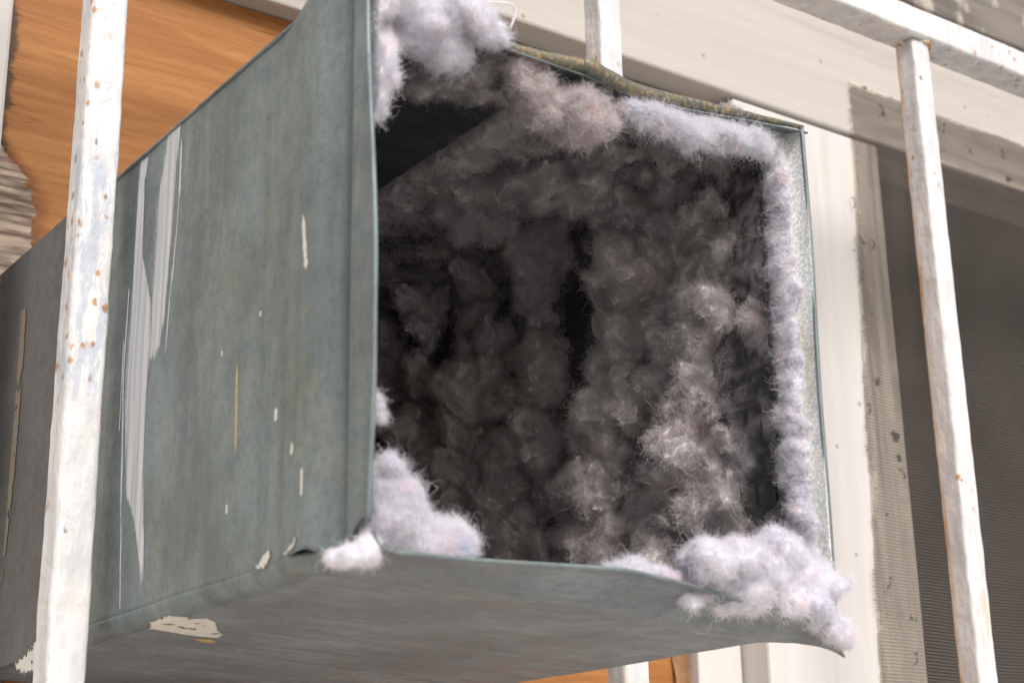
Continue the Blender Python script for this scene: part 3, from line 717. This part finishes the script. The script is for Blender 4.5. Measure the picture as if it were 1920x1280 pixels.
    h = cov * (.0035 + .003 * fbm(q1 * 1.3, 4, .6) + .0025 * puffs(wS / .012, wY / .011, 9)) - .0018 * (1 - cov) - .0008
    PF = on_wall(S, Y, h); PF[:, 0] = np.clip(PF[:, 0], .0015, .2738); PF[:, 2] = np.minimum(PF[:, 2], .2835)
    FF = grid_faces(ns, ny); a, b, c = PF[FF[:, 0]], PF[FF[:, 1]], PF[FF[:, 2]]
    if ((np.array([.135, .25, .14]) - a) * np.cross(b - a, c - a)).sum() < 0: FF = FF[:, ::-1]
    # torn flakes of felt curling off the lumps
    nf, nr, na_ = 520, 4, 14
    pick = rg.choice(len(V), nf * 3); pick = pick[(V[pick, 1] < .36) & (V[pick, 2] > .01) & (N[pick, 1] + .6 * N[pick, 0] < .25)][:nf]
    FV, FQ = [], []
    for p_, n_ in zip(V[pick], N[pick]):
        n_ = n_ + rg.normal(size=3) * .35; n_ /= np.linalg.norm(n_); u_ = np.cross(n_, rg.normal(size=3)); u_ /= np.linalg.norm(u_); w_ = np.cross(n_, u_)
        rad = rg.uniform(.0025, .0062); th = np.linspace(0, 2 * math.pi, na_, endpoint=False)
        out = rad * (1 + .38 * np.sin(2 * th + rg.uniform(0, 6)) * rg.random() + .22 * np.sin(5 * th + rg.uniform(0, 6)) + rg.normal(size=na_) * .10)
        cu = rg.uniform(.1, .5) * rad * np.cos(th + rg.uniform(0, 6)); base = sum(len(q_) for q_ in FV)
        for k in range(nr):
            t_ = (k + .25) / (nr - .75)
            FV.append(p_ + n_ * (.0008 + cu * t_ ** 2 + rg.normal(size=na_) * .0003)[:, None] + (u_ * np.cos(th)[:, None] + w_ * np.sin(th)[:, None]) * (out * t_)[:, None])
        for k in range(nr - 1):
            for j in range(na_): FQ.append([base + k * na_ + j, base + (k + 1) * na_ + j, base + (k + 1) * na_ + (j + 1) % na_, base + k * na_ + (j + 1) % na_])
    FV = np.concatenate(FV); FV = FV + np.stack([fbm(FV * 160 + 31 * k, 2) for k in range(3)], 1) * .0012; FQ = np.array(FQ)
    nl = len(V); V = np.concatenate([V, FV]); N = np.concatenate([N, np.tile([0, -1., 0], (len(FV), 1))]); F = np.concatenate([F, FQ + nl])
    VA = np.concatenate([V, PF]); FA = np.concatenate([F, FF + len(V)])
    VA[:, 0] = np.clip(VA[:, 0], .0015, .2738); VA[:, 2] = np.clip(VA[:, 2], bot_z(VA[:, 0], np.full(len(VA), .2)) + .0012, .2838); VA[:, 1] = np.clip(VA[:, 1], .026, .598)
    o = mesh_np('lint_lining', VA, FA, LINT_G, None, attrs={'film': np.concatenate([np.zeros(len(V)), np.clip(1.5 - h / .006, 0, 1) * (1 - .65 * sstep(.185, .15, S) * sstep(.36, .26, Y) * (S > .137))])}); o['kind'] = 'stuff'  # film eased beside the lap, so the lit edge is painted paler
    o['label'] = 'grey brown lint felted over the inside of the duct'; o['category'] = 'lint'
    dens = np.concatenate([np.ones(len(V)), .20 * cov * np.clip(h / .005 - .3, 0, 1) * sstep(.055, .085, Y)]) * (1 - .88 * sstep(.22, .46, VA[:, 1])) * (VA[:, 2] > .010)
    dens *= np.concatenate([sstep(.75, -.35, N[:, 1] + .8 * N[:, 0]) + .05, np.ones(len(PF))]) + 1e-5      # few behind the lumps
    fibres('lint_fibres', VA, FA, LINT_GF, o, 700000, .0050, .00009, .95, 5, dens, 11, .1)
    fibres('stray_hairs', VA, FA, LINT_MF, o, 700, .016, .00009, .35, 9, dens, 12, .1)
lining()

# --- separate fluffs round the mouth
def clump(name, label, blobs, m, mf, count, length, seed, vox=.0011, amp=.0024, loc=None, group='white lint tufts round the duct mouth', rad=.00008, droop=.0, xmin=None, zmin=None, per=5):
    V, Nn, F = voxel_body(blobs, vox, 12, seed, .75, per)
    b = fbm(V * 55 + seed, 3, .5) * amp * 1.1 + perlin(V * 190) * amp * .28
    V = V + np.stack([fbm(V * 48 + seed + 9 * k, 3) for k in range(3)], 1) * amp * 1.1 + Nn * b[:, None]
    if xmin is not None: V[:, 0] = np.maximum(V[:, 0], xmin + .2 * np.minimum(V[:, 0] - xmin, 0))
    if zmin is not None: V[:, 2] = np.maximum(V[:, 2], zmin)
    c = np.array(loc) if loc is not None else V.mean(0) * np.array([1, 1, 0]) + np.array([0, 0, V[:, 2].min()])
    o = mesh_np(name, V - c, F, m); o.location = c; tag(o, label, 'lint tuft', group)
    f = fibres('fibres', V - c, F, mf, None, int(count * 2.4), length * .95, rad * .85, .9, 6, None, seed, droop, clipx=None if xmin is None else xmin - c[0] - .0012, clipz=None if zmin is None else zmin - c[2] - .001)
    f.parent = o
    return o
def trail(pts, n, jit, seed):
    rg = np.random.default_rng(seed); P = np.array(pts); t = np.linspace(0, len(P) - 1, n)
    Q = np.stack([np.interp(t, range(len(P)), P[:, i]) for i in range(4)], 1)
    Q[:, :3] += rg.normal(size=(n, 3)) * jit; Q[:, 3] *= rg.uniform(.75, 1.2, n); return [tuple(q) for q in Q]
clump('lint_clump', 'big white lint clump hanging from the upper left corner of the duct mouth',
      trail([(.004,.006,.285,.010),(.022,.004,.275,.014),(.040,.005,.268,.011),(.056,.005,.264,.007),(.068,.004,.261,.0035)], 16, .003, 1)
      + trail([(.004,.006,.262,.010),(.006,.006,.240,.009),(.004,.007,.222,.007),(.002,.008,.203,.004)], 9, .0015, 2)
      + trail([(.020,.010,.256,.010),(.045,.010,.254,.008)], 6, .003, 3), LINT_W, LINT_WF, 36000, .0048, 21, xmin=.0035)
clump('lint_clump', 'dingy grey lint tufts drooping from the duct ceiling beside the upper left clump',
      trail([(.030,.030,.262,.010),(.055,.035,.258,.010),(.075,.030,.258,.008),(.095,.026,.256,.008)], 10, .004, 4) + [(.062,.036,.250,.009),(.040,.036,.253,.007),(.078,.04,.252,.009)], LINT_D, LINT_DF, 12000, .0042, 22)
clump('lint_clump', 'pinkish lint tuft hanging below the lapped joint of the top hem',
      trail([(.090,.014,.254,.006),(.098,.013,.246,.009),(.110,.012,.241,.010),(.124,.010,.237,.010),(.131,.010,.235,.008)], 13, .002, 5) + trail([(.120,.010,.248,.006),(.145,.008,.249,.005),(.152,.007,.249,.004)], 7, .0015, 6), LINT_M, LINT_MF, 17000, .0055, 23)
def felt(name, label, path, wdir, ndir, m, mf, count, length, seed, n=460, k=34, group='white lint tufts round the duct mouth'):
    """a matted strip: path rows are x, y, z, half width, thickness; both edges wander and the face is lumpy"""
    P = np.array(path); t = np.linspace(0, len(P) - 1, n); Q = np.stack([np.interp(t, range(len(P)), P[:, i]) for i in range(5)], 1)
    for _ in range(6): Q[1:-1] = (Q[:-2] + Q[1:-1] * 2 + Q[2:]) / 4
    wd = np.array(wdir, float); nd = np.array(ndir, float); d = np.linalg.norm(Q[:, :3] - Q[0, :3], axis=1)
    e1 = 1 + .75 * fbm(np.stack([d * 62, d * 0 + seed, d * 0], 1), 4, .6); e2 = 1 + .75 * fbm(np.stack([d * 62, d * 0 + seed + 9, d * 0], 1), 4, .6)
    u = np.linspace(-1, 1, k); off = np.where(u < 0, np.maximum(e1, .15)[:, None] * u, np.maximum(e2, .15)[:, None] * u) * Q[:, 3:4]
    th = 1 - np.abs(u) ** 2.6
    B = Q[:, None, :3] + off[..., None] * wd
    q = B.reshape(-1, 3)
    hh = (.62 + .55 * fbm(q * 58 + seed, 3) + .35 * fbm(q * 165 + seed, 3, .6)).reshape(n, k)
    h = np.clip(hh, .06, 1.6) * Q[:, 4:5] * th * sstep(0, .03, np.linspace(0, 1, n))[:, None] * sstep(1, .97, np.linspace(0, 1, n))[:, None]
    V = (B + h[..., None] * nd).reshape(-1, 3) + np.stack([fbm(q * 85 + 31 * i, 3) for i in range(3)], 1) * .0014
    F = grid_faces(n, k)
    a_, b_, c_ = V[F[:, 0]], V[F[:, 1]], V[F[:, 2]]
    if (np.cross(b_ - a_, c_ - a_) @ nd).sum() < 0: F = F[:, ::-1]
    V2 = np.concatenate([V, (B - nd * .0012).reshape(-1, 3)]); F2 = np.concatenate([F, F[:, ::-1] + len(V)])
    c = V.mean(0); c[2] = V[:, 2].min()
    o = mesh_np(name, V2 - c, F2, m); o.location = c; tag(o, label, 'lint tuft', group)
    f = fibres('fibres', V - c, F, mf, None, count, length, .00007, .95, 6, None, seed); f.parent = o
felt('lint_clump', 'long white lint strip clinging under the right half of the top hem',
     [(.146,.004,.2475,.0020,.004),(.156,.004,.2465,.0050,.0075),(.170,.005,.2455,.0062,.0085),(.186,.005,.2455,.0070,.0090),(.202,.006,.2465,.0066,.0085),(.218,.007,.2500,.0062,.0080),(.233,.008,.2530,.0060,.0080),(.246,.010,.2550,.0068,.0075),(.256,.012,.2545,.0060,.006)],
     (0, .35, -.94), (0, -.94, -.35), LINT_W, LINT_WF, 42000, .0050, 24, 300)
felt('lint_clump', 'tall white lint strip down the right edge of the duct mouth',
     [(.2655,.0140,.2610,.0055,.003),(.2650,.0150,.2480,.0075,.0050),(.2648,.0152,.2390,.0080,.0055),(.2646,.0150,.2170,.0082,.0056),(.2642,.0148,.1860,.0088,.0062),(.2640,.0146,.1560,.0090,.0066),(.2632,.0146,.1260,.0088,.0062),(.2624,.0144,.0970,.0094,.0070),(.2612,.0140,.0680,.0092,.0072),(.2605,.0115,.0420,.0082,.0075),(.2595,.011,.026,.0085,.008)],
     (.12, .99, 0), (-.93, -.37, 0), LINT_W, LINT_WF, 70000, .0042, 25)
clump('lint_clump', 'fat white lint heap spilling over the lower right corner of the duct',
      trail([(.180,.006,.008,.007),(.192,.006,.012,.0085),(.208,.006,.015,.0105),(.224,.005,.015,.0105),(.240,.004,.019,.0115),(.250,.002,.013,.0085),(.259,-.001,.012,.0068),(.266,-.002,.013,.0045)], 34, .0045, 9) + trail([(.226,-.001,.007,.006),(.238,-.002,.004,.007),(.250,-.001,.006,.006)], 10, .002, 10), LINT_W, LINT_WF, 30000, .0050, 26)
clump('lint_clump', 'small white lint wisp draped over the curled bottom corner',
      trail([(.246,-.004,.001,.0050),(.255,-.005,-.004,.0052),(.262,-.006,-.010,.0050),(.2655,-.007,-.0155,.0036)], 12, .0010, 11), LINT_W, LINT_WF, 6000, .0042, 27, .0009, .0014)
clump('lint_clump', 'low white lint mound on the bottom lip left of the fat heap',
      trail([(.132,.012,.0115,.0018),(.140,.012,.0125,.0030),(.147,.012,.0135,.0042),(.156,.012,.0115,.0036),(.168,.011,.009,.0028)], 14, .0008, 12), LINT_W, LINT_WF, 6000, .004, 28, .0009, .0014, zmin=.0065)
clump('lint_clump', 'white lint wedge piled in the lower left corner of the duct mouth',
      trail([(.006,.010,.042,.004),(.008,.011,.033,.007),(.012,.012,.024,.0095),(.021,.012,.0185,.0085),(.032,.012,.0150,.0070),(.042,.011,.0145,.0050),(.049,.011,.0185,.0030)], 30, .0020, 13), LINT_W, LINT_WF, 26000, .0055, 29, xmin=.0035, zmin=.0085)
clump('lint_clump', 'round white lint ball poking out under the lower left corner',
      [(-.0015,.004,.0060,.0062),(-.0075,.008,.0045,.0050),(-.011,.012,.0035,.0035)], LINT_W, LINT_WF, 3500, .0030, 30, .0008, .0010)
clump('lint_clump', 'lone pale lint tuft stuck to the right inner wall',
      trail([(.266,.040,.174,.003),(.265,.040,.164,.0055),(.266,.041,.152,.004)], 9, .0014, 14), LINT_M, LINT_MF, 4500, .0048, 31)
clump('lint_clump', 'small white lint puff beside the left edge midway up',
      trail([(.003,.010,.072,.003),(.004,.010,.066,.003)], 4, .001, 15), LINT_W, LINT_WF, 1800, .004, 32, xmin=.003)
lp = np.array([(.026,.001,.2635),(.036,-.004,.2675),(.046,-.005,.2705),(.056,-.005,.2738),(.066,-.005,.2768),(.0725,-.005,.2775),(.0742,-.004,.2735),(.0725,-.002,.2665)])
t = np.linspace(0, 7, 50); lp = np.stack([np.interp(t, range(8), lp[:, i]) for i in range(3)], 1)
for _ in range(4): lp[1:-1] = (lp[:-2] + lp[1:-1] * 2 + lp[2:]) / 4
tag(tube('lint_thread', lp, .0006, LINT_WF, None, 8), 'loose white thread looping over the upper left lint clump', 'thread')
